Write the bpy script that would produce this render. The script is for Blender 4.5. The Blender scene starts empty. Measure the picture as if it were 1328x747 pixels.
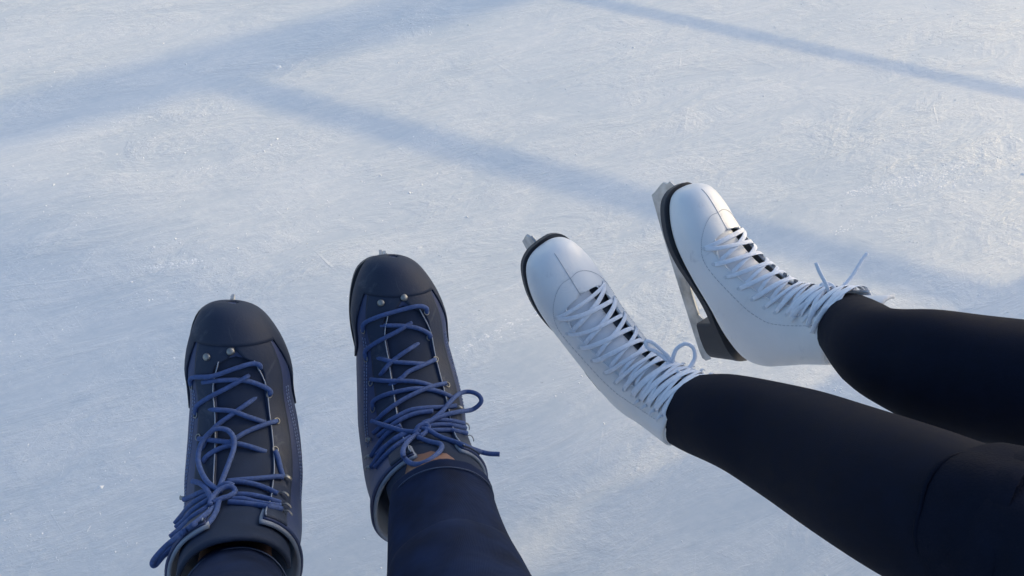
import bpy, bmesh, math, random
import numpy as np
from mathutils import Vector, Matrix
from mathutils.bvhtree import BVHTree
from mathutils import noise as mnoise
random.seed(7); rng = np.random.default_rng(7)
scene = bpy.context.scene
COL = scene.collection

# ------------------------------------------------------------------ camera
H, PITCH, FPX, PW, PH = 1.45, math.radians(48), 1022.0, 1328, 747
cam_d = bpy.data.cameras.new('camera'); cam = bpy.data.objects.new('camera', cam_d); COL.objects.link(cam)
cam.location = (0, 0, H); cam.rotation_euler = (math.radians(90) - PITCH, 0, 0)
cam_d.sensor_width = 36; cam_d.lens = 36 * FPX / PW; cam_d.clip_start = .02; cam_d.clip_end = 3000
scene.camera = cam
# ------------------------------------------------------------------ sky, sun, exposure
SUN_AZ, SUN_EL = math.radians(29), math.radians(16)      # azimuth counted from +X towards +Y
w = bpy.data.worlds.new('World'); scene.world = w; w.use_nodes = True
wn = w.node_tree.nodes; sky = wn.new('ShaderNodeTexSky'); sky.sky_type = 'NISHITA'; sky.sun_disc = False
sky.sun_elevation = SUN_EL; sky.sun_rotation = math.pi / 2 - SUN_AZ
sky.air_density = 1.0; sky.dust_density = 2.8; sky.ozone_density = 2.0
wn['Background'].inputs['Strength'].default_value = .15
w.node_tree.links.new(sky.outputs[0], wn['Background'].inputs[0])
sd_ = bpy.data.lights.new('sun', 'SUN'); sd_.energy = 1.35; sd_.angle = math.radians(.45); sd_.color = (1, .75, .36)
sun = bpy.data.objects.new('sun', sd_); COL.objects.link(sun)
SUNV = Vector((math.cos(SUN_AZ) * math.cos(SUN_EL), math.sin(SUN_AZ) * math.cos(SUN_EL), math.sin(SUN_EL)))
sun.rotation_euler = SUNV.to_track_quat('Z', 'Y').to_euler(); sun.location = SUNV * 30
scene.view_settings.view_transform = 'Standard'; scene.view_settings.look = 'None'
scene.view_settings.exposure = 1.0; scene.view_settings.gamma = 1

# ------------------------------------------------------------------ pixel <-> place
CAM = Vector((0, 0, H)); FW = Vector((0, math.cos(PITCH), -math.sin(PITCH))); UP = Vector((0, math.sin(PITCH), math.cos(PITCH)))
def ray(x, y): return FW + Vector(((x - PW / 2) / FPX, 0, 0)) - UP * ((y - PH / 2) / FPX)
def pix(x, y, d): return CAM + ray(x, y) * d                 # point at depth d (metres along the view axis)
def ground(x, y):
    r = ray(x, y); return CAM + r * (H / -r.z)
# ------------------------------------------------------------------ helpers
def link(name, me, mat=None, parent=None, smooth=True, world=True):
    o = bpy.data.objects.new(name, me); COL.objects.link(o)
    if mat is not None and not me.materials: me.materials.append(mat)
    if parent is not None:
        o.parent = parent
    if smooth and len(me.polygons):
        me.polygons.foreach_set('use_smooth', [True] * len(me.polygons))
    return o
def mesh(vs, fs, weld=0):
    me = bpy.data.meshes.new('m'); me.from_pydata([tuple(v) for v in vs], [], fs)
    bm = bmesh.new(); bm.from_mesh(me)
    if weld: bmesh.ops.remove_doubles(bm, verts=bm.verts, dist=weld)
    bmesh.ops.recalc_face_normals(bm, faces=bm.faces); bm.to_mesh(me); bm.free(); me.update()
    return me
def thing(name, label, cat, M=None, group=None):
    o = bpy.data.objects.new(name, None); COL.objects.link(o); o.empty_display_size = .05
    o['label'] = label; o['category'] = cat
    if group: o['group'] = group
    if M is not None: o.matrix_world = M
    return o
def solid(o, t, off=-1):
    m = o.modifiers.new('thick', 'SOLIDIFY'); m.thickness = t; m.offset = off; m.use_even_offset = False
    return o
def catmull(P, n):
    """n points along a Catmull-Rom curve through the rows of P (uniform in index)"""
    P = np.asarray(P, float); k = len(P); s = np.linspace(0, k - 1, n); i = np.clip(s.astype(int), 0, k - 2); f = (s - i)[:, None]
    g = lambda j: np.where((j < 0)[:, None], 2 * P[0] - P[1], np.where((j > k - 1)[:, None], 2 * P[-1] - P[-2], P[np.clip(j, 0, k - 1)]))
    a, b, c, d = g(i - 1), g(i), g(i + 1), g(i + 2)
    return .5 * (2 * b + (c - a) * f + (2 * a - 5 * b + 4 * c - d) * f ** 2 + (3 * b - a - 3 * c + d) * f ** 3)
def sweep(pts, normals, ra, rb, n=8):
    """tube along pts; half-size ra across, rb along the normal. returns verts, faces"""
    pts = [Vector(p) for p in pts]; vs = []; fs = []
    for i, p in enumerate(pts):
        t = (pts[min(i + 1, len(pts) - 1)] - pts[max(i - 1, 0)]).normalized()
        nn = Vector(normals[i]); nn = (nn - t * nn.dot(t))
        if nn.length < 1e-6: nn = t.orthogonal()
        nn.normalize(); b = t.cross(nn)
        for k in range(n):
            a = 2 * math.pi * k / n; vs.append(p + b * (math.cos(a) * ra) + nn * (math.sin(a) * rb))
    for i in range(len(pts) - 1):
        for k in range(n):
            k2 = (k + 1) % n; fs.append((i * n + k, i * n + k2, (i + 1) * n + k2, (i + 1) * n + k))
    fs.append(tuple(range(n))[::-1]); m = (len(pts) - 1) * n; fs.append(tuple(range(m, m + n)))
    return vs, fs
class Bag:
    def __init__(s): s.v = []; s.f = []
    def add(s, vf):
        o = len(s.v); s.v += list(vf[0]); s.f += [tuple(i + o for i in f) for f in vf[1]]
    def mesh(s, M=None, weld=0):
        return mesh([M @ Vector(v) for v in s.v] if M is not None else s.v, s.f, weld)
def torus(R, r, n=16, m=6):
    vs = []; fs = []
    for i in range(n):
        a = 2 * math.pi * i / n
        for j in range(m):
            b = 2 * math.pi * j / m; q = R + r * math.cos(b); vs.append((q * math.cos(a), q * math.sin(a), r * math.sin(b)))
    for i in range(n):
        for j in range(m):
            fs.append((i * m + j, ((i + 1) % n) * m + j, ((i + 1) % n) * m + (j + 1) % m, i * m + (j + 1) % m))
    return mesh(vs, fs)
def dome(R, h, n=14):
    vs = [(0, 0, h)]; fs = []
    for j, (q, z) in enumerate([(.5, .86), (.85, .5), (1, 0), (1, -.6)]):
        for i in range(n):
            a = 2 * math.pi * i / n; vs.append((R * q * math.cos(a), R * q * math.sin(a), h * z))
    for i in range(n): fs.append((0, 1 + i, 1 + (i + 1) % n))
    for j in range(3):
        for i in range(n):
            a = 1 + j * n + i; b = 1 + j * n + (i + 1) % n; fs.append((a, a + n, b + n, b))
    return mesh(vs, fs)
def box(cx, cy, cz, sx, sy, sz, bev=.004):
    bm = bmesh.new(); bmesh.ops.create_cube(bm, size=1)
    for v in bm.verts: v.co = Vector((v.co.x * sx + cx, v.co.y * sy + cy, v.co.z * sz + cz))
    if bev: bmesh.ops.bevel(bm, geom=bm.edges[:], offset=bev, segments=2, affect='EDGES', profile=.5)
    me = bpy.data.meshes.new('m'); bm.to_mesh(me); bm.free(); return me

# ------------------------------------------------------------------ materials
def mat(name, col, rough=.5, metal=0, spec=.5, noise=None, bump=None, sheen=0, coat=0, scuff=None):
    """noise=(scale, amount): value mottling; bump=(scale, strength, distance)"""
    m = bpy.data.materials.new(name); m.use_nodes = True; N = m.node_tree.nodes; L = m.node_tree.links; b = N['Principled BSDF']
    b.inputs['Roughness'].default_value = rough; b.inputs['Metallic'].default_value = metal
    b.inputs['Specular IOR Level'].default_value = spec; b.inputs['Sheen Weight'].default_value = sheen
    b.inputs['Coat Weight'].default_value = coat
    b.inputs['Base Color'].default_value = (*col, 1)
    tc = N.new('ShaderNodeTexCoord')
    if noise:
        t = N.new('ShaderNodeTexNoise'); t.inputs['Scale'].default_value = noise[0]; t.inputs['Detail'].default_value = 6
        L.new(tc.outputs['Object'], t.inputs['Vector'])
        r = N.new('ShaderNodeMapRange'); r.inputs['From Min'].default_value = .3; r.inputs['From Max'].default_value = .7
        r.inputs['To Min'].default_value = 1 - noise[1]; r.inputs['To Max'].default_value = 1 + noise[1]; L.new(t.outputs['Fac'], r.inputs['Value'])
        mx = N.new('ShaderNodeVectorMath'); mx.operation = 'SCALE'; mx.inputs[0].default_value = col; L.new(r.outputs[0], mx.inputs['Scale'])
        L.new(mx.outputs[0], b.inputs['Base Color'])
        r2 = N.new('ShaderNodeMapRange'); r2.inputs['To Min'].default_value = max(.05, rough - .12); r2.inputs['To Max'].default_value = min(1, rough + .12)
        L.new(t.outputs['Fac'], r2.inputs['Value']); L.new(r2.outputs[0], b.inputs['Roughness'])
    if scuff:                                                     # worn, lighter or greyer marks with a shape of their own
        t2 = N.new('ShaderNodeTexNoise'); t2.inputs['Scale'].default_value = scuff[0]; t2.inputs['Detail'].default_value = 8; t2.inputs['Roughness'].default_value = .7; t2.inputs['Distortion'].default_value = 1.2
        L.new(tc.outputs['Object'], t2.inputs['Vector']); r3 = N.new('ShaderNodeMapRange'); r3.inputs['From Min'].default_value = scuff[1]; r3.inputs['From Max'].default_value = scuff[1] + .14; r3.inputs['To Max'].default_value = scuff[3]
        L.new(t2.outputs['Fac'], r3.inputs['Value']); mm = N.new('ShaderNodeMix'); mm.data_type = 'RGBA'; mm.inputs[7].default_value = (*scuff[2], 1); L.new(r3.outputs[0], mm.inputs[0])
        src = b.inputs['Base Color'].links[0].from_socket; L.new(src, mm.inputs[6]); L.new(mm.outputs[2], b.inputs['Base Color'])
    if bump:
        v = N.new('ShaderNodeTexNoise'); v.inputs['Scale'].default_value = bump[0]; v.inputs['Detail'].default_value = 4
        L.new(tc.outputs['Object'], v.inputs['Vector'])
        bp = N.new('ShaderNodeBump'); bp.inputs['Strength'].default_value = bump[1]; bp.inputs['Distance'].default_value = bump[2]
        L.new(v.outputs['Fac'], bp.inputs['Height']); L.new(bp.outputs[0], b.inputs['Normal'])
    return m
def ice_material():
    m = bpy.data.materials.new('scratched ice'); m.use_nodes = True; N = m.node_tree.nodes; L = m.node_tree.links; b = N['Principled BSDF']
    tc = N.new('ShaderNodeTexCoord')
    def noise(scale, detail=6, rot=0, stretch=1, rough=.6, dist=0):
        mp = N.new('ShaderNodeMapping'); mp.vector_type = 'TEXTURE'
        mp.inputs['Rotation'].default_value = (0, 0, math.radians(rot)); mp.inputs['Scale'].default_value = (stretch, 1, 1)
        L.new(tc.outputs['Object'], mp.inputs['Vector'])
        t = N.new('ShaderNodeTexNoise'); t.inputs['Scale'].default_value = scale; t.inputs['Detail'].default_value = detail
        t.inputs['Roughness'].default_value = rough; t.inputs['Distortion'].default_value = dist
        L.new(mp.outputs[0], t.inputs['Vector']); return t.outputs['Fac']
    def math_(op, a, c, d=None):
        n = N.new('ShaderNodeMath'); n.operation = op
        for i, x in enumerate((a, c, d)):
            if x is None: continue
            if isinstance(x, (int, float)): n.inputs[i].default_value = x
            else: L.new(x, n.inputs[i])
        return n.outputs[0]
    def rng_(x, a, c, d=0, e=1):
        n = N.new('ShaderNodeMapRange'); n.inputs[1].default_value = a; n.inputs[2].default_value = c; n.inputs[3].default_value = d; n.inputs[4].default_value = e
        L.new(x, n.inputs[0]); return n.outputs[0]
    broad = noise(1.6, 5, 30, 2.2)                                # cloudy frost patches
    streakA = noise(42, 5, 24, 9, .62, .3); streakB = noise(60, 4, -38, 14, .6, .2); streakC = noise(85, 4, 68, 16, .6, .2)
    patch = noise(3.2, 6, 20, 1.7)
    scuff = noise(8, 7, 27, 2.6, .68, .5)
    fine = noise(260, 6, 15, 1.7, .7)
    mid = noise(70, 6, 25, 2.2, .65)
    flecks = rng_(noise(150, 3, 26, 3.2, .6, .4), .60, .72); flecks2 = rng_(noise(230, 3, -30, 2.6, .6, .4), .62, .74)
    lines = [math_('MAXIMUM', flecks, flecks2)]
    for sc, ro, st, lo in ((60, 23, 26, .66), (75, 37, 30, .66), (52, -48, 34, .68), (70, 10, 26, .66), (58, 78, 34, .68)):
        lines.append(math_('MULTIPLY', rng_(noise(sc, 2, ro, st, .5, .6), lo, lo + .10), .6))
    ln = lines[0]
    for x in lines[1:]: ln = math_('MAXIMUM', ln, x)
    ln = math_('MULTIPLY', ln, rng_(scuff, .42, .58, .05, 1))
    st = math_('ADD', math_('MULTIPLY', streakA, .5), math_('ADD', math_('MULTIPLY', streakB, .28), math_('MULTIPLY', streakC, .22)))
    frost = math_('ADD', math_('MULTIPLY', math_('ADD', math_('MULTIPLY', broad, .45), math_('MULTIPLY', scuff, .55)), .58), math_('ADD', math_('MULTIPLY', st, .24), math_('MULTIPLY', mid, .18)))
    fr = rng_(frost, .41, .59)
    ramp = N.new('ShaderNodeMix'); ramp.data_type = 'RGBA'
    ramp.inputs[6].default_value = (.595, .640, .675, 1); ramp.inputs[7].default_value = (.770, .778, .780, 1); L.new(fr, ramp.inputs[0])
    mx = N.new('ShaderNodeMix'); mx.data_type = 'RGBA'; mx.inputs[7].default_value = (.88, .88, .87, 1)
    L.new(ramp.outputs[2], mx.inputs[6]); L.new(math_('MULTIPLY', ln, .5), mx.inputs[0])
    L.new(mx.outputs[2], b.inputs['Base Color'])
    L.new(rng_(fr, 0, 1, .32, .62), b.inputs['Roughness'])
    b.inputs['IOR'].default_value = 1.31; b.inputs['Specular IOR Level'].default_value = .5
    hgt = math_('ADD', math_('MULTIPLY', st, .0026), math_('ADD', math_('MULTIPLY', mid, .0020), math_('ADD', math_('MULTIPLY', fine, .0007), math_('MULTIPLY', ln, .0010))))
    amp = math_('MULTIPLY', rng_(patch, .34, .60, .35, 1.3), rng_(scuff, .40, .60, .28, 1.25))
    bp = N.new('ShaderNodeBump'); bp.inputs['Strength'].default_value = .74; bp.inputs['Distance'].default_value = 1.0
    L.new(math_('MULTIPLY', hgt, amp), bp.inputs['Height']); L.new(bp.outputs[0], b.inputs['Normal'])
    return m
M_ICE = ice_material()
M_SNOW = mat('scraped snow', (.93, .93, .93), .7)
def _snow(m):
    N = m.node_tree.nodes; L = m.node_tree.links; t = N.new('ShaderNodeBsdfTranslucent'); t.inputs[0].default_value = (.92, .93, .95, 1)
    mx = N.new('ShaderNodeMixShader'); mx.inputs[0].default_value = .12; L.new(N['Principled BSDF'].outputs[0], mx.inputs[1]); L.new(t.outputs[0], mx.inputs[2]); L.new(mx.outputs[0], N['Material Output'].inputs[0])
_snow(M_SNOW)
M_BLACK = mat('black leather', (.015, .026, .056), .64, spec=.3, noise=(30, .16), bump=(300, .35, .0010), scuff=(26, .56, (.060, .072, .105), .7))
M_CAP = mat('black rubber toe', (.015, .025, .053), .66, spec=.3, noise=(22, .14), bump=(420, .25, .0008), scuff=(22, .54, (.062, .074, .105), .75))
M_NAVY = mat('navy nylon', (.022, .040, .115), .6, noise=(60, .15), bump=(900, .3, .0005))
M_TONGUE = mat('dark tongue padding', (.018, .028, .056), .75, noise=(40, .15), bump=(700, .3, .0006), spec=.15)
M_LINING = mat('grey felt lining', (.21, .245, .315), .9, noise=(50, .12), bump=(800, .4, .0006), spec=.15)
M_PIPING = mat('pale piping', (.26, .30, .38), .6)
M_BLUELACE = mat('blue round lace', (.040, .078, .215), .8, noise=(300, .22), bump=(1500, .5, .0008))
M_METAL = mat('nickel', (.24, .25, .26), .52, 1)
M_BLADE = mat('worn steel', (.47, .48, .49), .46, 1, noise=(45, .30), bump=(120, .15, .0006))
M_SOLE = mat('black sole', (.030, .034, .045), .55, noise=(40, .15))
M_WHITE = mat('white leather', (.72, .73, .75), .42, noise=(14, .05), bump=(46, .22, .0022), scuff=(19, .60, (.44, .46, .51), .55))
M_WTONGUE = mat('white tongue', (.66, .68, .72), .6, noise=(30, .05), bump=(600, .2, .0006))
M_WLACE = mat('white flat lace', (.74, .77, .84), .8, noise=(200, .06), bump=(1600, .5, .0007))
M_WLIN = mat('dark inner lining', (.055, .065, .085), .85, noise=(60, .12))
M_THREAD = mat('grey thread', (.40, .42, .47), .7)
M_BLUETHREAD = mat('pale blue thread', (.20, .26, .42), .7)
M_HEM = mat('dull blue thread', (.045, .065, .12), .8)
M_GOLD = mat('gold print', (.20, .17, .09), .4, .3)
M_SKIN = mat('skin', (.18, .090, .058), .5, noise=(40, .1))
M_WOOD = mat('weathered timber', (.20, .15, .11), .7, noise=(9, .25), bump=(60, .4, .003))
M_CONC = mat('pale board', (.55, .57, .60), .6, noise=(6, .08))
def denim():
    m = mat('navy denim', (.0080, .0160, .046), .85, spec=.12, noise=(28, .40))
    N = m.node_tree.nodes; L = m.node_tree.links; tc = N.new('ShaderNodeTexCoord')
    wv = N.new('ShaderNodeTexWave'); wv.inputs['Scale'].default_value = 420; wv.inputs['Distortion'].default_value = 1.5; wv.bands_direction = 'DIAGONAL'
    L.new(tc.outputs['Object'], wv.inputs['Vector']); n2 = N.new('ShaderNodeTexNoise'); n2.inputs['Scale'].default_value = 30
    L.new(tc.outputs['Object'], n2.inputs['Vector'])
    b1 = N.new('ShaderNodeBump'); b1.inputs['Strength'].default_value = .12; b1.inputs['Distance'].default_value = .0006; L.new(wv.outputs['Fac'], b1.inputs['Height'])
    b2 = N.new('ShaderNodeBump'); b2.inputs['Strength'].default_value = .5; b2.inputs['Distance'].default_value = .004; L.new(n2.outputs['Fac'], b2.inputs['Height']); L.new(b1.outputs[0], b2.inputs['Normal'])
    L.new(b2.outputs[0], N['Principled BSDF'].inputs['Normal']); return m
M_DENIM = denim()
M_LEG = mat('black knit leggings', (.0055, .0082, .0190), .8, spec=.10, noise=(60, .15), bump=(1100, .35, .0006))
M_COAT = mat('black coat cloth', (.0052, .0076, .0175), .9, spec=.10, noise=(40, .2), bump=(500, .5, .0012))

# ------------------------------------------------------------------ the setting: ice
def make_ice():
    vs = [(-400, -400, 0), (400, -400, 0), (400, 400, 0), (-400, 400, 0)]
    o = link('ice', mesh(vs, [(0, 1, 2, 3)]), M_ICE); o['kind'] = 'structure'
    return o
make_ice()

def snow_bits():
    """loose snow crumbs and thin scraped ridges that blades have left on the ice"""
    bag_v = []; bag_f = []
    def chip(x, y, a, l, wd, h):
        o = len(bag_v); ca, sa = math.cos(a), math.sin(a); P = [(-l, 0, -.0004), (-.2 * l, wd, -.0004), (l, .2 * wd, -.0004), (.1 * l, -wd, -.0004), (random.uniform(-.3, .3) * l, random.uniform(-.3, .3) * wd, h)]
        for px, py, pz in P: bag_v.append((x + px * ca - py * sa, y + px * sa + py * ca, pz))
        for i in range(4): bag_f.append((o + i, o + (i + 1) % 4, o + 4))
    def spot():
        return random.uniform(-2.6, 2.8), random.uniform(.4, 4.2)
    for k in range(620):                                        # broken scratch trails
        x, y = spot(); a = math.radians(random.choice((22, 30, 38, 14, -44, 74)) + random.gauss(0, 7)); L = random.expovariate(1 / .11); bend = random.gauss(0, 1.6); n = int(L / .007) + 3
        dens = random.uniform(.08, .38)
        for i in range(n):
            s_ = i * .007; aa = a + bend * s_; x += .007 * math.cos(aa); y += .007 * math.sin(aa)
            if random.random() < dens: chip(x + random.gauss(0, .0012), y + random.gauss(0, .0012), aa + random.gauss(0, .3), random.uniform(.0025, .007), random.uniform(.0006, .0014), random.uniform(.0004, .0012))
    for k in range(110):                                        # long curved blade cuts
        x, y = spot(); a = math.radians(random.gauss(28, 38)); L = random.uniform(.25, 1.3); bend = random.gauss(0, .8); n = int(L / .006); dens = random.uniform(.15, .6); ph = random.uniform(0, 6)
        for i in range(n):
            s_ = i * .006; aa = a + bend * s_; x += .006 * math.cos(aa); y += .006 * math.sin(aa)
            if random.random() < dens * (.6 + .5 * math.sin(ph + s_ * 19)): chip(x + random.gauss(0, .0006), y + random.gauss(0, .0006), aa + random.gauss(0, .12), random.uniform(.004, .008), random.uniform(.0006, .0013), .0003)
    for k in range(240):                                        # small drifts of crumbs
        x, y = spot(); r = random.uniform(.02, .14); a = math.radians(random.gauss(28, 14))
        for i in range(int(random.uniform(8, 60))):
            u, v = random.gauss(0, r), random.gauss(0, r * .3); q = random.lognormvariate(-6.15, .45)
            chip(x + u * math.cos(a) - v * math.sin(a), y + u * math.sin(a) + v * math.cos(a), random.uniform(0, 6.3), q, q * random.uniform(.5, 1.1), q * random.uniform(.10, .35))
    for k in range(6000):
        x, y = spot(); q = random.lognormvariate(-6.5, .5); chip(x, y, random.uniform(0, 6.3), q, q * .7, q * .4)
    # the scraped patch at the right
    for (x0, y0), (x1, y1), n in (((1105, 248), (1262, 205), 700), ((1080, 300), (1200, 250), 90), ((560, 470), (700, 400), 120), ((195, 345), (260, 335), 160)):
        A, B = ground(x0, y0), ground(x1, y1)
        for i in range(n):
            f = random.random(); p = A.lerp(B, f); wdt = .012 + .045 * f * (n > 200); q = random.lognormvariate(-6.1, .4)
            chip(p.x + random.gauss(0, .01), p.y - abs(random.gauss(0, wdt)), random.gauss(.4, .5), q * 2.2, q * 1.1, q * .14)
    me = bpy.data.meshes.new('m'); me.from_pydata(bag_v, [], bag_f); o = link('snow_crumbs', me, M_SNOW, smooth=False)
    o['kind'] = 'stuff'; o['label'] = 'white snow crumbs and scrapings left by blades on the ice'; o['category'] = 'snow'
snow_bits()

# ------------------------------------------------------------------ ice rink surroundings and an added board that throw the shadows (right, out of the picture)
AZ = Vector((math.cos(SUN_AZ), math.sin(SUN_AZ), 0)); CT = 1 / math.tan(SUN_EL)
RD = Vector((math.cos(math.radians(-24)), math.sin(math.radians(-24)), 0))       # run of the fence rails
ZC, pC, pB = .50, ground(1050, 62), ground(650, 209)
base = pC + AZ * (ZC * CT)                                                         # a point of the fence line on the ground
nf = Vector((-RD.y, RD.x, 0))
ZB = ZC + (pC - pB).dot(nf) / AZ.dot(nf) / CT
def on_fence(p):                                                                   # where the sun ray through ground point p meets the fence line
    k = (base - p).dot(nf) / AZ.dot(nf); return p + AZ * k
def oriented(me, origin, xdir):
    y = Vector((-xdir.y, xdir.x, 0)); me.transform(Matrix(((xdir.x, y.x, 0, origin.x), (xdir.y, y.y, 0, origin.y), (0, 0, 1, 0), (0, 0, 0, 1)))); return me
PA = on_fence(ground(250, 92)); PD = on_fence(ground(1000, 568))
span = (PD - PA).length; sgn = 1 if (PD - PA).dot(RD) > 0 else -1
fence = thing('rail_fence', 'timber fence of two rails beside the ice', 'fence', Matrix.Translation(PA))
def fpart(name, me, par, m=M_WOOD): return link(name, oriented(me, Vector((0, 0, 0)), RD * sgn), m, par, smooth=False)
for x in (0, span): fpart('post', box(x, 0, .60, .08, .08, 1.20, .008), fence)
fpart('rail', box(span / 2, 0, ZB, span - .082, .04, .034, .006), fence); fpart('rail', box(span / 2, 0, ZC, span - .082, .03, .021, .006), fence)
def across(p): return p.dot(Vector((-AZ.y, AZ.x, 0)))            # place across the sun's direction
foot = PA + AZ * 13; per = RD.dot(Vector((-AZ.y, AZ.x, 0))) * sgn
MX0 = (3.6 - across(foot)) / per; MX1 = (.67 - across(foot)) / per  # ends of the added shade board along the fence run
MZ = ((foot - ground(0, 640)).dot(AZ)) * math.tan(SUN_EL)       # lower edge of the added shade board
mast = thing('timber_mast', 'thick timber mast beyond the rail fence, carrying a board added for shade', 'mast', Matrix.Translation(PA + AZ * 13))
fpart('post', box(0, 0, (MZ + 1.6) / 2, .21, .2, MZ + 1.6, .01), mast); fpart('cap', box(0, 0, MZ + 1.62, .42, .28, .04, .01), mast); fpart('board', box((MX0 + MX1) / 2, -.16, MZ + .8, MX1 - MX0, .06, 1.6, .01), mast)  # board is added out of view to shade the left ice and black skates
hut = thing('timber_hut', 'boarded timber hut beyond the end of the rail fence', 'hut', Matrix.Translation(PD + AZ * 6))
for k in range(16): fpart('plank', box(.11 + k * .222, 0, 2.7, .2185, .05, 5.4, .006), hut)
fpart('roof', box(1.8, 0, 5.43, 4.0, .6, .06, .01), hut)

# ------------------------------------------------------------------ boots
DARK = [  # outer x, outer z, inner x, inner z, half width, squareness of the sole side
    (.298, .0265, .298, .0275, .0004, 2.2), (.2945, .010, .2935, .049, .0185, 2.4), (.284, .002, .281, .062, .0325, 3),
    (.256, .000, .254, .075, .0465, 3.6), (.222, .000, .224, .083, .0545, 4), (.188, .002, .196, .094, .0540, 4),
    (.152, .006, .172, .110, .0575, 4), (.112, .012, .154, .130, .0600, 3.6), (.062, .018, .141, .151, .0615, 3.2),
    (.015, .030, .134, .170, .0600, 2.8), (-.006, .065, .132, .188, .0605, 2.5), (-.010, .105, .133, .206, .0605, 2.3),
    (-.012, .140, .139, .226, .0595, 2.2), (-.018, .172, .145, .248, .0615, 2.2), (-.024, .200, .152, .272, .064, 2.2)]
WHITE = [
    (.268, .0155, .268, .0165, .0004, 2.2), (.265, .004, .2635, .036, .020, 2.4), (.254, .000, .251, .048, .0335, 3),
    (.228, -.002, .226, .058, .0425, 3.6), (.197, -.001, .197, .067, .0465, 4), (.165, .003, .172, .079, .0465, 4),
    (.130, .010, .150, .095, .0445, 4), (.090, .019, .132, .115, .0430, 3.6), (.045, .027, .117, .136, .0415, 3.2),
    (.008, .045, .109, .154, .0410, 2.8), (-.005, .075, .106, .172, .0410, 2.5), (-.002, .110, .102, .192, .0420, 2.3),
    (.003, .145, .101, .213, .0445, 2.2), (.006, .180, .100, .234, .0465, 2.2), (.008, .212, .100, .255, .0480, 2.2)]
class Boot:
    def __init__(s, table, side, M, lean=.012, twist=0, bend=0, wide=1):
        s.T = np.array(table); s.T[:, 4] *= wide; s.wide = wide; s.side = side; s.M = M; s.lean = lean; s.twist = twist; s.bend = bend; s.k = len(table) - 1
    def row(s, q):
        q = min(max(q, 0), 1.16) * s.k; i = int(q); f = q - i; P = s.T; g = lambda j: 2 * P[0] - P[1] if j < 0 else (P[-1] + (P[-1] - P[-2]) * (j - s.k) if j > s.k else P[j])
        a, b, c, d = g(i - 1), g(i), g(i + 1), g(i + 2)
        return .5 * (2 * b + (c - a) * f + (2 * a - 5 * b + 4 * c - d) * f * f + (3 * b - a - 3 * c + d) * f ** 3)
    def raw(s, q, t):
        ox, oz, ix, iz, wd, n = s.row(q); a = 2 * math.pi * t; c, sn = math.cos(a), math.sin(a)
        n = max(n, 1.8); m = 2.15 if c > 0 else n
        u = .5 + .5 * math.copysign(abs(c) ** (2 / m), c); y = max(wd, .0003) * math.copysign(abs(sn) ** (2 / m), sn)
        foot = max(0, min(1, (.62 - q) / .2)); u -= .30 * foot * u * (1 - u)
        x = ox + (ix - ox) * u; z = oz + (iz - oz) * u
        y += s.lean * max(0, min(1, (.5 - q) / .5)) ** 1.5       # toes lean to the inner side
        y += s.bend * math.sin(math.pi * max(0, min(1, (q - .12) / .80)))
        y += s.twist * u * u * math.sin(math.pi * max(0, min(1, (q - .06) / .82)))   # instep ridge turned to one side
        return Vector((x, y, z))
    def nrm(s, q, t):
        e = .004; q = max(q, .006)
        a = s.raw(q + e, t) - s.raw(q - e, t); b = s.raw(q, t + e) - s.raw(q, t - e); n = a.cross(b)
        if n.length < 1e-12: return Vector((1, 0, 0))
        n.normalize(); ox, oz, ix, iz = s.row(q)[:4]; p = s.raw(q, t); c = Vector(((ox + ix) / 2, 0, (oz + iz) / 2))
        return n if n.dot(p - c) > 0 else -n
    def S(s, q, t, off=0): return s.raw(q, t) + ((Vector((1, 0, 0)) if q < .003 else s.nrm(q, t)) * off if off else Vector())
    def grid(s, fn, nu, nv, off=0, closed=False):
        vs = []; fs = []
        for i in range(nu):
            for j in range(nv):
                q, t, *o = fn(i / (nu - 1), j / (nv - 1)); vs.append(s.S(q, t, (o[0] if o else 0) + off))
        for i in range(nu - 1):
            for j in range(nv - 1):
                fs.append((i * nv + j, (i + 1) * nv + j, (i + 1) * nv + j + 1, i * nv + j + 1))
        return mesh(vs, fs, 1e-5)
    def local(s, p): return s.M.inverted() @ p
def frame_at(b, q, t, off):
    p = b.S(q, t, off); n = b.nrm(q, t); return Matrix.Translation(p) @ n.to_track_quat('Z', 'Y').to_matrix().to_4x4()
def sole_mesh(table, top, bot):
    """table rows: x, half width, z ; extruded down"""
    T = catmull(table, 44); vs = []; fs = []
    for x, wd, z in T:
        wd = max(wd, .0015)
        for y, dz in ((-wd, top), (-wd * .99, bot), (wd * .99, bot), (wd, top)): vs.append((x, y, z + dz))
    for i in range(len(T) - 1):
        for k in range(4): fs.append((i * 4 + k, i * 4 + (k + 1) % 4, (i + 1) * 4 + (k + 1) % 4, (i + 1) * 4 + k))
    fs += [(0, 1, 2, 3), tuple(range((len(T) - 1) * 4, len(T) * 4))]
    return mesh(vs, fs)
def extrude_profile(P, th):
    n = len(P); vs = [(x, -th / 2, z) for x, z in P] + [(x, th / 2, z) for x, z in P]
    fs = [tuple(range(n)), tuple(range(n, 2 * n))[::-1]] + [(i, (i + 1) % n, n + (i + 1) % n, n + i) for i in range(n)]
    return mesh(vs, fs)
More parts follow.
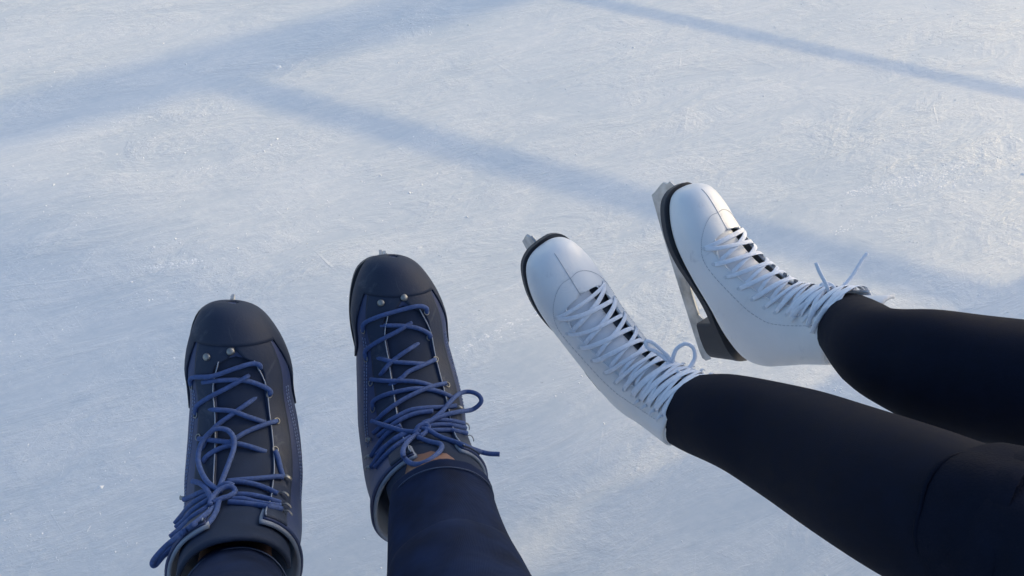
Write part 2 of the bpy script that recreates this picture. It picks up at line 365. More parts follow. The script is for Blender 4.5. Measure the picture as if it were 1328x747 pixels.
def undercarriage(root, b, k, hz, whitekind):
    """sole, heel block, stanchion plates and blade below the boot; k scales the length"""
    L0 = .268 * k; yo = b.lean
    rows = [(.2715, .003, .003), (.268, .019, .0005), (.255, .0335, -.002), (.228, .0425, -.003), (.197, .0462, -.002), (.165, .0445, .002), (.130, .0385, .009), (.090, .0340, .0175), (.05, .0330, .0235), (.02, .0290, .0275), (.003, .019, .0300), (-.004, .004, .0310)]
    wk = b.wide * 1.015 if whitekind else 1.12
    zz = 1 if whitekind else .45
    sh = lambda x: yo * max(0, min(1, (x - .1) / .17)) ** 1.2
    ks = k if whitekind else k * .984
    me = sole_mesh([(x * ks, wd * wk, z * zz) for x, wd, z in rows], .0035, -.0050)
    for v in me.vertices: v.co.y += sh(v.co.x / k)
    link('sole', me, M_SOLE, root, smooth=False)
    hb = hz
    heel = [(.064, .0240), (.060, .0265), (.050, .0270), (.035, .0270), (.014, .0235), (.001, .015), (-.003, .004)]
    T = catmull([(a * k, c * wk) for a, c in heel], 24); vs = []; fs = []
    for x, wd in T:
        zt = np.interp(x / k, [-.004, .02, .05, .09], [.0308, .0275, .0235, .0175]) * zz - .0062; f = .88
        for y, z in ((-wd, zt), (-wd * f, hb), (wd * f, hb), (wd, zt)): vs.append((x if z == zt else x * .95 + .001, y, z))
    for i in range(len(T) - 1):
        for q in range(4): fs.append((i * 4 + q, i * 4 + (q + 1) % 4, (i + 1) * 4 + (q + 1) % 4, (i + 1) * 4 + q))
    fs += [(0, 1, 2, 3), tuple(range((len(T) - 1) * 4, len(T) * 4))]
    link('heel_block', mesh(vs, fs), M_SOLE, root, smooth=False)
    r0 = hb - .014; r1 = r0 - (.022 if whitekind else .016)
    fx = -.006 if whitekind else -.017
    prof = [(.274 + fx, -.004), (.284 + fx, -.012), (.281 + fx, -.019), (.284 + fx, -.026), (.280 + fx, -.034), (.272 + fx, r1 + .012), (.262, r1 + .003), (.20, r1), (.08, r1), (.004, r1 + .002), (-.008, r1 + .004), (-.012, r1 + .010), (-.008, r0), (.012, r0), (.016, hb - .003), (.056, hb - .003), (.066, r0 + .001), (.10, r0), (.140, r0 + .002), (.158, -.022), (.172, -.009), (.262, -.009)]
    me = extrude_profile([(x * k, z) for x, z in prof], .0042)
    o = link('blade', me, M_BLADE, root, smooth=False)
    bv = o.modifiers.new('b', 'BEVEL'); bv.width = .0006; bv.segments = 1
    for v in me.vertices: v.co.y += sh(v.co.x / k) * .6
    # mounting plates
    for x0, x1, hw, z in ((.160, .258, .017, -.0082), (.010, .060, .016, hb - .0022)):
        me = box((x0 + x1) / 2 * k, (yo * .55 if x0 > .1 else 0), z, (x1 - x0) * k, hw * 2, .003, .001)
        link('mounting_plate', me, M_BLADE, root, smooth=False)
def throat(q, q0, q1, g0, g1):
    """half opening (in t) of the lacing gap at q"""
    if q <= q0: return 0
    f = (q - q0) / (q1 - q0); g = g0 + (g1 - g0) * f
    return g * min(1, math.sqrt(1 - (1 - min(1, (q - q0) / .05)) ** 2))
def qmap(u, q1):                                               # finer rows at the toe
    return q1 * (u ** 1.35)
def boot_base(root, b, q0, q1, g0, g1, m_upper, m_tongue, m_lin, lin_q, tongue_q=1.03, tongue_sink=-.0035, pad=0):
    th = lambda q: throat(q, q0, q1, g0, g1)
    rows = sorted(set([qmap(i / 69, q1) for i in range(70)] + [q0 + .0004, q0 + .002, q0 + .005, q0 + .010, q0 + .018, q0 + .03, q0 + .05]))
    def fn(u, v):
        q = rows[int(round(u * (len(rows) - 1)))]; e = th(q); t = e + (1 - 2 * e) * v; return q, t
    me = b.grid(fn, len(rows), 65)
    up = solid(link('upper', me, m_upper, root), .0028)
    # tongue
    tw = .15 if pad else .125; tsh = 0 if pad else .060
    def ft(u, v):
        q = q0 - .03 + (tongue_q - q0 + .03) * u; x = v * 2 - 1
        o = tongue_sink + .0035 * math.sin(math.pi * min(1, u * 1.4)) * (1 - abs(x) ** 2.5) - .002 * abs(x) ** 4
        wide = (.9 + .1 * u) if not pad else (.9 + .45 * u * u)
        o -= (.010 * max(0, (u - .72) / .28) ** 1.5 if pad else 0)
        return q, x * tw * wide + tsh, o
    tg = link('tongue', b.grid(ft, 40, 21), m_tongue, root)
    solid(tg, .004)
    # collar lining
    def fl(u, v):
        q = lin_q[0] + (lin_q[1] - lin_q[0]) * u; e = th(min(q, q1)) + .004 - pad * min(1, u * 2.2); t = e + (1 - 2 * e) * v
        return q, t, -.0032 + .0012 * math.sin(math.pi * u)
    solid(link('lining', b.grid(fl, 14, 57), m_lin, root), .0035)
    return me, tg.data
def tree_for(b, meshes):
    V = []; Fs = []
    for me in meshes:
        o = len(V); V += [b.M @ v.co for v in me.vertices]; Fs += [tuple(i + o for i in p.vertices) for p in me.polygons]
    return BVHTree.FromPolygons(V, Fs)
def cast(tree, x, y):
    r = ray(x, y); l = r.length; h = tree.ray_cast(CAM, r / l)
    return (h[3] / l, h[1]) if h[0] is not None else (None, None)
def strand(bag, b, tree, P, rad, lift=.003, flat=None, d0=None, ends=(0, 0), dmax=.09):
    """a lace strand that follows photo points P laid on the boot; each point may carry its own lift (metres above the boot)"""
    P = [(p[0], p[1], p[2] if len(p) > 2 else lift) for p in P]
    n = max(8, int(sum(math.hypot(P[i + 1][0] - P[i][0], P[i + 1][1] - P[i][1]) for i in range(len(P) - 1)) / 2.6))
    Q = catmull(P, n); D = []; last = None
    for x, y, h in Q:
        d, nn = cast(tree, x, y); D.append(d if d is None or d0 is None or abs(d - d0) < .05 else None)
    known = [d for d in D if d is not None]
    md = float(np.median(known)) if known else d0
    idx = [i for i, d in enumerate(D) if d is not None and -.09 < d - md < dmax]
    if idx: D = np.interp(range(n), idx, [D[i] for i in idx])
    else: D = np.full(n, md)
    D = np.asarray(D, float); k = 4; pad = np.r_[np.full(k, D[0]), D, np.full(k, D[-1])]
    sm = np.array([pad[i:i + 2 * k + 1].mean() for i in range(n)]); D = np.minimum(sm, D + .0012)
    e0, e1 = ends; hh = Q[:, 2].copy()
    for i in range(min(4, n)):
        hh[i] += -e0 * (1 - i / 4); hh[n - 1 - i] += -e1 * (1 - i / 4)
    pts = [pix(x, y, d - h) for (x, y, _), d, h in zip(Q, D, hh)]
    nr = [(CAM - p).normalized() for p in pts]
    bag.add(sweep(pts, nr, flat[0] if flat else rad, flat[1] if flat else rad, 8))
    return pts
def pose(t, x, z, roll=0):
    x = Vector(x).normalized(); z = Vector(z); z = (z - x * z.dot(x)).normalized(); y = z.cross(x)
    M = Matrix(((x.x, y.x, z.x, t[0]), (x.y, y.y, z.y, t[1]), (x.z, y.z, z.z, t[2] + H - 1.15), (0, 0, 0, 1)))
    P = Vector((0, 0, .09)); return M @ Matrix.Translation(P) @ Matrix.Rotation(math.radians(roll), 4, 'X') @ Matrix.Translation(-P)
EYE = torus(.0034, .0007); EYE.materials.append(M_METAL)
WEYE = torus(.0019, .0007); WEYE.materials.append(M_WTONGUE)
RIV = dome(.0046, .0024); RIV.materials.append(M_METAL)
def hook_mesh():
    bag = Bag(); P = [(0, 0, 0), (0, .0008, .0025), (0, .003, .0042), (0, .007, .0044), (0, .0095, .0034)]
    C = catmull(P, 9); bag.add(sweep([tuple(c) for c in C], [(0, -.3, 1)] * 9, .0022, .0006, 8)); me = bag.mesh(); me.materials.append(M_METAL); return me
HOOK = hook_mesh()
def stud(root, b, name, me, x, y, tree, off=.0006, spin=None):
    d, n = cast(tree, x, y)
    if d is None: return
    p = pix(x, y, d); n = n if n.dot(CAM - p) > 0 else -n
    o = bpy.data.objects.new(name, me); COL.objects.link(o); o.parent = root
    lm = b.M.inverted(); pl = lm @ p; nl = (lm.to_3x3() @ n).normalized()
    if spin is None: R = nl.to_track_quat('Z', 'Y').to_matrix()
    else:
        yv = lm.to_3x3() @ Vector(spin); yv = (yv - nl * yv.dot(nl)).normalized(); R = Matrix((yv.cross(nl), yv, nl)).transposed()
    o.matrix_local = Matrix.Translation(pl + nl * off) @ R.to_4x4()
    for p_ in me.polygons: p_.use_smooth = True
def line_on(b, pts, off, ra, rb, n=40):
    C = catmull(pts, n); P = [b.S(q, t, off) for q, t in C]; N = [b.nrm(q, t) for q, t in C]
    return sweep(P, N, ra, rb, 6)
def dashes(b, pts, off, ra, rb, n):
    C = catmull(pts, n * 3); bag = Bag()
    for i in range(n):
        seg = C[i * 3:i * 3 + 3]; bag.add(sweep([b.S(q, t, off) for q, t in seg], [b.nrm(q, t) for q, t in seg], ra, rb, 5))
    return bag.v, bag.f

def dark_skate(label, side, M, eyes, hooks, rivets, strands, aglet=None, tq=1.045):
    root = thing('ice_skate', label, 'ice skate', M, 'black skates with blue laces'); b = Boot(DARK, side, M, .012, 0, -.008, 1.065)
    q0, q1, g0, g1 = .232, .955, .075, .062
    um, tm = boot_base(root, b, q0, q1, g0, g1, M_NAVY, M_TONGUE, M_LINING, (.72, .968), tq, pad=.010)
    # black toe cap with side wraps that end in a notch
    def fcap(u, v):
        t = v - .5; a = abs(t); qe = .205 + .20 * max(0, min(1, (a - .17) / .10)) ** .8; return qe * (u ** 1.2), t, .0012 + .0012 * min(1, u * 6)
    cap = solid(link('toe_cap', b.grid(fcap, 30, 61), M_CAP, root), .0022)
    # eyestays either side of the throat
    cap2 = []
    for sg in (1, -1):
        def fe(u, v):
            q = .19 + (q1 - .19) * u; e = throat(q, q0, q1, g0, g1); wd = .072 - .022 * u
            a = max(e, .0) ; return q, sg * (a + (wd + .075 - a) * v), .0016
        o = solid(link('eyestay', b.grid(fe, 36, 12), M_BLACK, root), .0018); cap2.append(o.data)
    # heel counter
    def fh(u, v):
        t = .35 + .30 * v; a = abs(v - .5) * 2; q0_ = .50 + .10 * a ** 2; return q0_ + (.93 - q0_) * u, t, .0012
    solid(link('heel_counter', b.grid(fh, 24, 25), M_BLACK, root), .0016)
    for sg in (1, -1):
        pts = [(q0 + .012 + (q1 - q0 - .012) * i / 9, sg * (throat(q0 + .012 + (q1 - q0 - .012) * i / 9, q0, q1, g0, g1) + .003)) for i in range(10)]
        bag = Bag(); bag.add(line_on(b, pts, .0020, .0007, .0007, 60)); link('piping', bag.mesh(), M_PIPING, root)
        for off_t in (.166, .180):
            pts = [(.33 + .33 * i / 6, sg * (off_t + .035 * (i / 6) ** 1.5)) for i in range(7)]
            bag = Bag(); bag.add(dashes(b, pts, .0004, .0006, .0005, 34)); link('stitching', bag.mesh(), M_BLUETHREAD, root)
    bag = Bag(); bag.add(line_on(b, [(.17 + .05 * (1 - math.cos(x * 1.2)), x * .13) for x in np.linspace(-1, 1, 9)], .0016, .0006, .0004, 40)); link('seam', bag.mesh(), M_SOLE, root)
    tree = tree_for(b, [um, tm, cap.data] + cap2)
    for x, y in eyes: stud(root, b, 'eyelet', EYE, x, y, tree)
    for x, y, dx in hooks: stud(root, b, 'lace_hook', HOOK, x, y, tree, .0004, (dx, 0, .0))
    for x, y in rivets: stud(root, b, 'rivet', RIV, x, y, tree)
    bag = Bag()
    for P, kw in strands: strand(bag, b, tree, P, .0028, flat=(.0028, .0021), **kw)
    link('lace', bag.mesh(M.inverted()), M_BLUELACE, root)
    if aglet:
        bag = Bag(); strand(bag, b, tree, aglet[0], .0024, **aglet[1]); link('lace_tip', bag.mesh(M.inverted()), M_BLUELACE, root)
    undercarriage(root, b, 1.10, -.030, False)
    return root, b
E_ = dict(ends=(.004, .004))
sL = [
    ([(248, 500), (249, 490), (275, 488), (305, 478), (325, 472), (336, 473), (338, 479)], dict(lift=.0045, **E_)),
    ([(262, 496), (290, 493), (320, 494), (343, 502), (351, 508), (349, 513)], dict(lift=.003, **E_)),
    ([(254, 537), (255, 527), (270, 516), (295, 503), (318, 490), (323, 487)], dict(lift=.0035, ends=(.004, .006))),
    ([(268, 531), (300, 533), (320, 540), (344, 548)], dict(lift=.0035, ends=(.007, .005))),
    ([(333, 515), (303, 536), (279, 554), (268, 569), (260, 585)], dict(lift=.003, ends=(.007, .003))),
    ([(360, 546), (345, 550), (320, 560), (305, 569), (290, 578)], dict(lift=.004, ends=(.003, .003))),
    ([(257, 569), (275, 571), (300, 574), (320, 578), (345, 586)], dict(lift=.004, ends=(.003, .006))),
    ([(262, 600), (268, 592), (278, 585), (290, 580), (302, 577)], dict(lift=.003)),
    ([(357, 584), (361, 595), (364, 608), (367, 618)], dict(lift=.003)),
    ([(294, 624), (315, 622), (340, 620), (360, 618), (368, 619)], dict(lift=.005)),
    ([(296, 625), (312, 625), (330, 628), (345, 633), (360, 640)], dict(lift=.005)),
    ([(298, 642), (315, 641), (332, 643), (348, 647), (364, 652)], dict(lift=.005)),
    ([(298, 647), (315, 647), (332, 651), (348, 654), (364, 656)], dict(lift=.004)),
    ([(296, 651), (312, 652), (328, 654), (348, 657), (366, 660)], dict(lift=.005)),
    ([(278, 634), (262, 638), (250, 643), (238, 648)], dict(lift=.004)),
    ([(275, 640), (262, 645), (247, 655), (236, 668), (227, 679)], dict(lift=.004)),
    ([(276, 645), (264, 652), (250, 662), (238, 675), (228, 684)], dict(lift=.004)),
    ([(279, 651), (264, 661), (249, 671), (234, 685), (221, 696)], dict(lift=.005)),
    ([(281, 655), (266, 668), (246, 684), (228, 697), (214, 712)], dict(lift=.006)),
    ([(288, 638, .010), (270, 626, .011), (260, 609, .010), (257, 594, .009), (260, 578, .009), (269, 564, .008), (281, 556, .008), (295, 558, .008), (303, 568, .009), (303, 582, .009), (297, 600, .010), (290, 618, .011), (284, 634, .011), (277, 648, .009)], {}),
    ([(284, 648, .011), (280, 664, .010), (268, 681, .009), (248, 695, .009), (228, 707, .010), (212, 721, .011), (201, 733, .012), (198, 729, .014), (205, 719, .016), (219, 705, .015), (236, 693, .012)], {}),
    ([(249, 624, .008), (260, 627, .009), (268, 635, .010), (274, 646, .010), (282, 651, .010)], {}),
    ([(272, 655, .011), (276, 644, .014), (287, 634, .015), (299, 631, .013), (305, 637, .010), (298, 643, .012), (286, 647, .014), (276, 652, .013)], {}),
    ([(283, 632, .012), (294, 627, .013), (303, 630, .011)], {}),
]
sR = [
    ([(471, 430), (472, 420), (490, 411), (520, 402), (543, 397), (553, 400), (553, 406)], dict(lift=.0045, **E_)),
    ([(486, 423), (510, 422), (535, 424), (550, 429), (558, 435), (556, 439)], dict(lift=.003, ends=(.007, .004))),
    ([(475, 466), (474, 455), (490, 443), (515, 430), (534, 418)], dict(lift=.0035, ends=(.004, .006))),
    ([(488, 464), (510, 469), (535, 471), (552, 472)], dict(lift=.003, ends=(.007, .005))),
    ([(543, 445), (520, 460), (505, 472), (493, 487)], dict(lift=.0035, ends=(.007, .005))),
    ([(565, 466), (550, 473), (530, 482), (521, 490), (505, 500)], dict(lift=.004, ends=(.003, .005))),
    ([(480, 492), (500, 494), (525, 494), (545, 496), (562, 501)], dict(lift=.004, ends=(.003, .006))),
    ([(484, 531), (484, 521), (500, 512), (530, 505), (548, 504), (570, 508), (588, 516)], dict(lift=.0035, ends=(.004, .003))),
    ([(579, 497), (565, 500), (545, 507), (520, 520), (500, 534), (486, 548)], dict(lift=.005, ends=(.003, .003))),
    ([(484, 562), (498, 550), (515, 540), (532, 532), (552, 529), (575, 528), (592, 526)], dict(lift=.004)),
    ([(490, 566), (505, 554), (522, 543), (540, 536), (562, 533)], dict(lift=.005)),
    ([(548, 549), (560, 545), (580, 545), (602, 549)], dict(lift=.005)),
    ([(552, 553), (565, 551), (582, 551), (604, 555)], dict(lift=.004)),
    ([(556, 558), (570, 558), (585, 558), (606, 562)], dict(lift=.005)),
    ([(520, 552), (505, 560), (492, 574), (481, 592)], dict(lift=.004)),
    ([(528, 560), (512, 569), (498, 582), (481, 606)], dict(lift=.005)),
    ([(533, 566), (517, 576), (503, 588), (486, 606)], dict(lift=.005)),
    ([(537, 560), (520, 566), (502, 577), (488, 590)], dict(lift=.004)),
    ([(546, 553, .010), (558, 546, .011), (574, 539, .012), (595, 534, .013), (613, 531, .015), (624, 521, .016), (620, 512, .016), (608, 508, .015), (595, 511, .013), (584, 521, .012), (572, 535, .010), (556, 548, .009)], {}),
    ([(546, 560, .010), (524, 559, .010), (503, 553, .010), (490, 549, .010), (481, 546, .010)], {}),
    ([(543, 562, .010), (533, 569, .011), (524, 580, .013), (523, 591, .014), (531, 600, .015), (545, 602, .015), (561, 594, .015), (572, 583, .013), (571, 576, .012), (558, 573, .011), (542, 567, .010)], {}),
    ([(545, 554, .012), (556, 558, .012), (572, 567, .012), (595, 575, .013), (615, 583, .014), (632, 588, .015), (648, 589, .016)], {}),
    ([(538, 563, .011), (542, 554, .014), (550, 550, .014), (556, 553, .012), (552, 561, .012), (544, 566, .012)], {}),
]
DL, bDL = dark_skate('black ice skate with blue laces, lower left, its bow loop drooping to the left', 1,
    pose((-.352, .457, .192), (.068, .581, .811), (.305, -.786, .538)),
    [(248, 501), (338, 478), (254, 538), (349, 512), (257, 567), (359, 546), (357, 583)],
    [(367, 618, 1), (363, 640, 1), (366, 655, 1), (367, 664, 1), (240, 646, -1), (229, 678, -1), (222, 694, -1)],
    [(268, 463), (299, 456)], sL)
DR, bDR = dark_skate('black ice skate with blue laces, between the other black skate and the white skates', -1,
    pose((-.165, .560, .170), (.035, .535, .844), (.322, -.808, .495)),
    [(471, 429), (553, 405), (475, 466), (556, 438), (481, 497), (565, 466), (484, 531), (580, 499)],
    [(592, 528, 1), (602, 549, 1), (605, 557, 1), (606, 565, 1), (482, 570, -1), (481, 592, -1), (481, 606, -1)],
    [(494, 393), (524, 386)], sR, ([(640, 588.5, .0155), (650, 589, .016), (663, 589, .016)], {}), 1.095)

def white_skate(label, side, M, bows, q1, mark=False, wide=1):
    root = thing('ice_skate', label, 'ice skate', M, 'white figure skates'); b = Boot(WHITE, side, M, -side * .005, .004, 0, wide)
    q0, g0, g1 = .285, .122, .088
    um, tm = boot_base(root, b, q0, q1, g0, g1, M_WHITE, M_WTONGUE, M_WHITE, (.78, q1 + .006), q1 + .115, -.0045)
    # dark inside of the boot seen between facings and tongue
    def fi(u, v):
        q = q0 + .01 + (.93 - q0 - .01) * u; return q, -.21 + .42 * v, -.0105
    link('inner_lining', b.grid(fi, 26, 13), M_WLIN, root)
    # seams: centre seam on the toe, stitched arcs round the throat
    bag = Bag(); bag.add(line_on(b, [(.10, 0), (.16, 0), (.22, .0), (q0, 0)], .0002, .0005, .0004)); link('seam', bag.mesh(), M_THREAD, root)
    bag = Bag()
    bag.add(dashes(b, [(.22, x) for x in (.0,)] + [(.215 + .10 * (abs(x) / .17) ** 2.2, x) for x in (.04, .08, .12, .155)] + [(.36, .195), (.46, .20), (.56, .198), (.68, .19), (.80, .18), (.91, .172)], .0002, .0004, .0003, 70))
    bag.add(dashes(b, [(.22, x) for x in (.0,)] + [(.215 + .10 * (abs(x) / .17) ** 2.2, -x) for x in (.04, .08, .12, .155)] + [(.36, -.195), (.46, -.20), (.56, -.198), (.68, -.19), (.80, -.18), (.91, -.172)], .0002, .0004, .0003, 70))
    link('stitching', bag.mesh(), M_THREAD, root)
    # facing edge welt
    for sg in (1, -1):
        pts = [(q0 + .012 + (q1 - q0 - .012) * i / 9, sg * (throat(q0 + .012 + (q1 - q0 - .012) * i / 9, q0, q1, g0, g1) + .004)) for i in range(10)]
        bag = Bag(); bag.add(line_on(b, pts, .0003, .0011, .0008, 60)); link('facing_welt', bag.mesh(), M_WHITE, root)
    # eyelets and criss-cross lacing
    R = 12; qs = [.315 + (q1 - .033 - .315) * (i / (R - 1)) ** .93 for i in range(R)]
    bag = Bag(); te = lambda q: throat(q, q0, q1, g0, g1) + .046
    for i, q in enumerate(qs):
        for sg in (1, -1):
            if i < 8:
                o = bpy.data.objects.new('eyelet', WEYE); COL.objects.link(o); o.parent = root; o.matrix_local = frame_at(b, q, sg * te(q), .0003)
            else:
                o = bpy.data.objects.new('lace_hook', HOOKW); COL.objects.link(o); o.parent = root
                n = b.nrm(q, sg * te(q)); y = b.S(q, sg * (te(q) + .02)) - b.S(q, sg * te(q)); y = (y - n * y.dot(n)).normalized()
                o.matrix_local = Matrix.Translation(b.S(q, sg * te(q), .0004)) @ Matrix((y.cross(n), y, n)).transposed().to_4x4()
    def cross(qa, ta, qb, tb, lift, jit, hook):
        n = 22; P = []; N = []; tw_ = random.uniform(-.5, .5)
        for k in range(n):
            f = k / (n - 1); q = qa + (qb - qa) * f + jit * math.sin(math.pi * f); t = ta + (tb - ta) * f
            h = .0010 + lift * math.sin(math.pi * f) ** .7
            if f < .08: h -= (.08 - f) / .08 * .0025
            if f > .80 and not hook: h -= (f - .80) / .20 * .0045
            if f > .92 and hook: h -= (f - .92) / .08 * .002
            P.append(b.S(q, t, h)); nn = b.nrm(q, t); N.append(nn + Vector((1, 0, 0)) * (tw_ * math.sin(math.pi * f)))
        bag.add(sweep(P, N,     .0033 * random.uniform(.8, 1.1), .0007, 8))
    cross(qs[0], te(qs[0]), qs[0] + .006, -te(qs[0]), .003, -.008, True)
    for i in range(R - 1):
        hk = i >= 7
        for sg in (1, -1):
            qa, qb = qs[i], qs[i + 1]
            cross(qa, sg * te(qa), qb, -sg * te(qb) * (1 if hk else .88), .0032 + (.0016 if sg > 0 else 0) + random.uniform(0, .0008), random.uniform(-.006, .006), hk)
        if hk:                                                   # doubled strands round the hooks
            cross(qs[i] + .012, te(qs[i]), qs[i + 1] + .018, -te(qs[i + 1]), .0062, random.uniform(-.012, .012), True)
            cross(qs[i] + .010, -te(qs[i]), qs[i + 1] + .014, te(qs[i + 1]), .0056, random.uniform(-.012, .012), True)
    tree = tree_for(b, [um, tm]); wb = Bag(); dk = (M @ b.S(.88, 0) - CAM).dot(FW)
    for P, kw in bows: strand(wb, b, tree, P, .002, dmax=.03, d0=dk, **kw)
    bag2 = Bag(); bag2.v = bag.v + [M.inverted() @ v for v in wb.v]; o_ = len(bag.v); bag2.f = bag.f + [tuple(i + o_ for i in f) for f in wb.f]
    link('lace', bag2.mesh(), M_WLACE, root)
    if mark:
        mb = Bag()
        for k in range(9):
            f = k / 8; q = .80 + .05 * f; t = .062 - .018 * f
            mb.add(sweep([b.S(q - .004, t, .0035), b.S(q, t + .005 * (k % 2), .0037), b.S(q + .005, t + .004, .0035)], [b.nrm(q, t)] * 3, .0006, .0003, 5))
        link('printed_mark', mb.mesh(), M_GOLD, root)
    undercarriage(root, b, 1.0, -.023, True)
    return root, b
def hookw():
    me = HOOK.copy(); me.materials.clear(); me.materials.append(M_WTONGUE); return me
HOOKW = hookw()
FL = (.0030, .0009)
bowN = [
    ([(880, 487, .006), (874, 479, .010), (873, 464, .014), (878, 452, .017), (889, 446, .018), (899, 451, .017), (901, 464, .015), (894, 477, .012), (884, 486, .007)], dict(flat=(.0026, .0016))),
    ([(876, 476, .008), (868, 464, .009), (857, 453, .010), (846, 444, .011), (838, 443, .011), (840, 451, .010), (852, 457, .009), (868, 470, .008), (878, 483, .007)], dict(flat=(.0026, .0012))),
    ([(878, 480, .007), (883, 487, .008), (888, 492, .008)], dict(flat=(.0024, .0012))),
    ([(868, 470, .006), (862, 482, .005), (857, 496, .004), (851, 510, .002)], dict(flat=FL)),
    ([(874, 474, .006), (870, 486, .005), (866, 500, .003), (861, 512, .001)], dict(flat=FL)),
]
bowF = [
    ([(1074, 382, .013), (1088, 376, .014), (1102, 362, .012), (1112, 347, .010), (1118, 337, .008), (1125, 328, .006)], dict(flat=(.0024, .0011))),
    ([(1076, 382, .013), (1071, 368, .013), (1064, 355, .011), (1058, 341, .008)], dict(flat=(.0024, .0011))),
    ([(1047, 381, .009), (1058, 376, .013), (1070, 374, .015), (1080, 377, .014), (1087, 383, .011)], dict(flat=(.0034, .0018))),
    ([(1064, 377, .012), (1067, 369, .016), (1076, 369, .017), (1083, 377, .015), (1079, 388, .012)], dict(flat=(.0032, .0016))),
    ([(1082, 383, .012), (1072, 389, .011), (1060, 397, .009), (1052, 409, .008), (1047, 424, .004)], dict(flat=FL)),
    ([(1082, 384, .012), (1077, 394, .011), (1066, 406, .009), (1058, 420, .007), (1053, 432, .003)], dict(flat=FL)),
    ([(1076, 384, .011), (1055, 390, .009), (1038, 399, .008), (1026, 412, .005)], dict(flat=FL)),
]
WN, bWN = white_skate('white figure skate nearer the black skates, lace bow standing at its cuff', 1,
    pose((.150, .689, .151), (-.468, .306, .829), (.516, -.667, .538), -8), bowN, .975, True, 1.09)
WF, bWF = white_skate('white figure skate farther right with sunlit toe, its steel blade showing', -1,
    pose((.334, .723, .201), (-.321, .546, .773), (.474, -.614, .631), 6), bowF, .938, False, 1.04)

# ------------------------------------------------------------------ people: legs in jeans and in leggings
def leg_tube(rows, n=36, ns=60, wrinkle=0, seed=0, start_cap=False, yscale=1.0):
    """rows: (centre Vector, radius). closed tube skin; returns verts, faces"""
    A = np.array([[*c, r] for c, r in rows]); C = catmull(A, ns); vs = []; fs = []; g = np.random.default_rng(seed); ph = g.uniform(0, 6.28, 8)
    prev = None
    for i in range(ns):
        p = Vector(C[i, :3]); t = (Vector(C[min(i + 1, ns - 1), :3]) - Vector(C[max(i - 1, 0), :3])).normalized()
        if prev is None: prev = Vector((1, 0, 0))
        a = (prev - t * prev.dot(t)).normalized(); b_ = t.cross(a); prev = a
        for k in range(n):
            an = 2 * math.pi * k / n; f = i / ns
            vv = Vector((math.cos(an) * 1.1, math.sin(an) * 1.1, C[i, :3].sum() * 9 + ph[0]))
            wr = wrinkle * (1.6 * mnoise.noise(vv) + .9 * mnoise.noise(vv * 2.3) + .9 * mnoise.noise(Vector((vv.x * .7, vv.y * .7, vv.z * 3.2))))
            vs.append(p + (a * math.cos(an) + b_ * math.sin(an)) * (C[i, 3] + wr))
    for i in range(ns - 1):
        for k in range(n): fs.append((i * n + k, i * n + (k + 1) % n, (i + 1) * n + (k + 1) % n, (i + 1) * n + k))
    return vs, fs
def blob(c, r):
    bm = bmesh.new(); bmesh.ops.create_uvsphere(bm, u_segments=24, v_segments=14, radius=1); vs = [Vector((v.co.x * r[0] + c[0], v.co.y * r[1] + c[1], v.co.z * r[2] + c[2])) for v in bm.verts]
    bm.verts.index_update(); fs = [tuple(v.index for v in f.verts) for f in bm.faces]; bm.free(); return vs, fs
def body_skin(hips, legs, m, root, rad):
    """one continuous surface: pelvis, two legs down to the feet inside the boots"""
    vs = [hips + Vector((0, 0, .12)), hips]; es = [(0, 1)]; rr = [.13, .13]
    for L in legs:
        pr = 1
        for p, r in L: vs.append(p); rr.append(r); es.append((pr, len(vs) - 1)); pr = len(vs) - 1
    me = bpy.data.meshes.new('m'); me.from_pydata([tuple(v) for v in vs], es, []); o = link('body', me, m, root, smooth=False)
    sk = o.modifiers.new('skin', 'SKIN'); sk.use_smooth_shade = True
    for i, s in enumerate(me.skin_vertices[0].data): s.radius = (rr[i], rr[i]); s.use_root = (i == 1)
    sb = o.modifiers.new('sub', 'SUBSURF'); sb.levels = 2; sb.render_levels = 2
    return o
def BL(b, x, y, z): return b.M @ Vector((x, y, z))
p1 = thing('person', 'person in navy jeans seen from above, wearing the black skates with blue laces', 'person')
hip1 = Vector((-.10, -.30, .86))
# right leg (image middle) and left leg (image left)
def jean_rows(b, hem, mid, knee, hip):
    return [hem, mid, knee, hip]
R_an = BL(bDR, .068, 0, .155); L_an = BL(bDL, .068, 0, .155)
jr = [(pix(574, 641, .782), .0485), (pix(576, 672, .757), .0505), (pix(582, 712, .722), .0540), (pix(590, 750, .685), .0580), (pix(602, 800, .630), .0620), (Vector((.01, .06, .90)), .074), (hip1 + Vector((.09, .05, 0)), .095)]
jl = [(pix(304, 772, .740), .0470), (pix(305, 792, .705), .049), (pix(308, 825, .655), .054), (pix(318, 880, .590), .060), (Vector((-.17, .04, .88)), .076), (hip1 + Vector((-.09, .03, 0)), .095)]
body_skin(hip1, [[(jr[5][0], .05), (jr[2][0], .04), (jr[0][0], .040), (R_an, .038), (BL(bDR, .06, 0, .07), .033), (BL(bDR, .2, 0, .03), .026)], [(jl[4][0], .05), (jl[2][0], .04), (jl[0][0], .040), (L_an, .038), (BL(bDL, .06, 0, .07), .033), (BL(bDL, .2, 0, .03), .026)]], M_SKIN, p1, None)
bag = Bag(); bag.add(leg_tube(jr, ns=90, n=48, wrinkle=.0022, seed=1)); bag.add(leg_tube(jl, ns=90, n=48, wrinkle=.0022, seed=2)); bag.add(blob(hip1 + Vector((0, 0, .02)), (.18, .14, .13)))
jeans = solid(link('jeans', bag.mesh(), M_DENIM, p1), .0022)
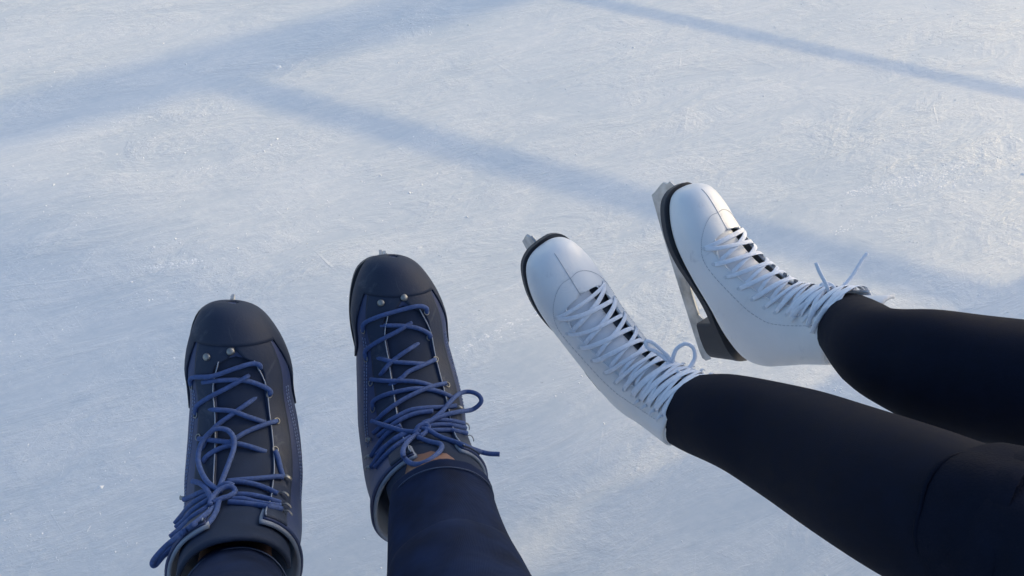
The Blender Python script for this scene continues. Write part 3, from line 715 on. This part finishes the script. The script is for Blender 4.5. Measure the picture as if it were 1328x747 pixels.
for rows in (jr, jl):                                            # hem seams
    t = (rows[1][0] - rows[0][0]).normalized(); bag = Bag()
    a = (Vector((1, 0, 0)) - t * t.x).normalized(); b_ = t.cross(a)
    for dz in (.012,):
        C = [rows[0][0] + t * dz + (a * math.cos(x) + b_ * math.sin(x)) * (rows[0][1] + .0014) for x in np.linspace(0, 2 * math.pi, 60)]
        bag.add(sweep(C, [(0, 0, 1)] * 60, .0007, .0007, 5))
    link('hem_stitching', bag.mesh(), M_HEM, jeans)

p2 = thing('person', 'person in black leggings and dark coat at right, wearing the white figure skates', 'person')
hip2 = Vector((.72, -.16, .86))
nr_ = [(BL(bWN, .050, 0, .130), .0330), (BL(bWN, .050, 0, .175), .0400), (BL(bWN, .051, 0, .218), .0470), (pix(957, 549, .890), .0535), (pix(1030, 578, .810), .0610), (pix(1100, 612, .725), .0640), (pix(1180, 650, .640), .0645), (pix(1270, 690, .580), .0635), (pix(1370, 730, .540), .066), (Vector((.47, .12, .95)), .076), (hip2 + Vector((-.08, -.02, 0)), .098)]
fr_ = [(BL(bWF, .050, 0, .130), .0330), (BL(bWF, .052, 0, .175), .0390), (BL(bWF, .054, 0, .212), .0440), (pix(1140, 455, .880), .0500), (pix(1200, 474, .832), .0615), (pix(1270, 490, .800), .0640), (pix(1340, 502, .775), .0645), (pix(1430, 520, .750), .0645), (pix(1560, 545, .720), .0640), (Vector((.69, .32, .87)), .068), (Vector((.75, .16, .89)), .080), (hip2 + Vector((.06, .08, 0)), .098)]
def shrink(rows, k): return [(p, r * k) for p, r in rows]
body_skin(hip2, [[(p, r * .82) for p, r in rows[::-1][1:]] + [(BL(b, .05, 0, .06), .028), (BL(b, .18, 0, .03), .022)] for rows, b in ((nr_, bWN), (fr_, bWF))], M_SKIN, p2, None)
bag = Bag(); bag.add(leg_tube(nr_, ns=80, wrinkle=.0013, seed=3)); bag.add(leg_tube(fr_, ns=80, wrinkle=.0013, seed=4)); bag.add(blob(hip2 + Vector((0, 0, .02)), (.17, .16, .13)))
solid(link('leggings', bag.mesh(), M_LEG, p2), .0015)
cr = [(pix(1268, 690, .582), .0665), (pix(1290, 698, .570), .0690), (pix(1330, 714, .556), .0690), (pix(1370, 730, .540), .070), (Vector((.47, .12, .95)), .081), (hip2 + Vector((-.08, -.02, 0)), .105)]
bag = Bag(); bag.add(leg_tube(cr, ns=60, n=48, wrinkle=.0045, seed=6)); bag.add(blob(hip2 + Vector((0, 0, .05)), (.19, .18, .16)))
solid(link('coat', bag.mesh(), M_COAT, p2), .004)

# ------------------------------------------------------------------ what they sit on
wall = thing('rink_board', 'low white rink board the two people sit on', 'barrier', Matrix.Translation((.3, -.32, 0)))
link('panel', box(0, 0, .36, 2.6, .12, .72, .005), M_CONC, wall, smooth=False)
link('top_rail', box(0, 0, .738, 2.66, .34, .034, .01), M_WOOD, wall, smooth=False)
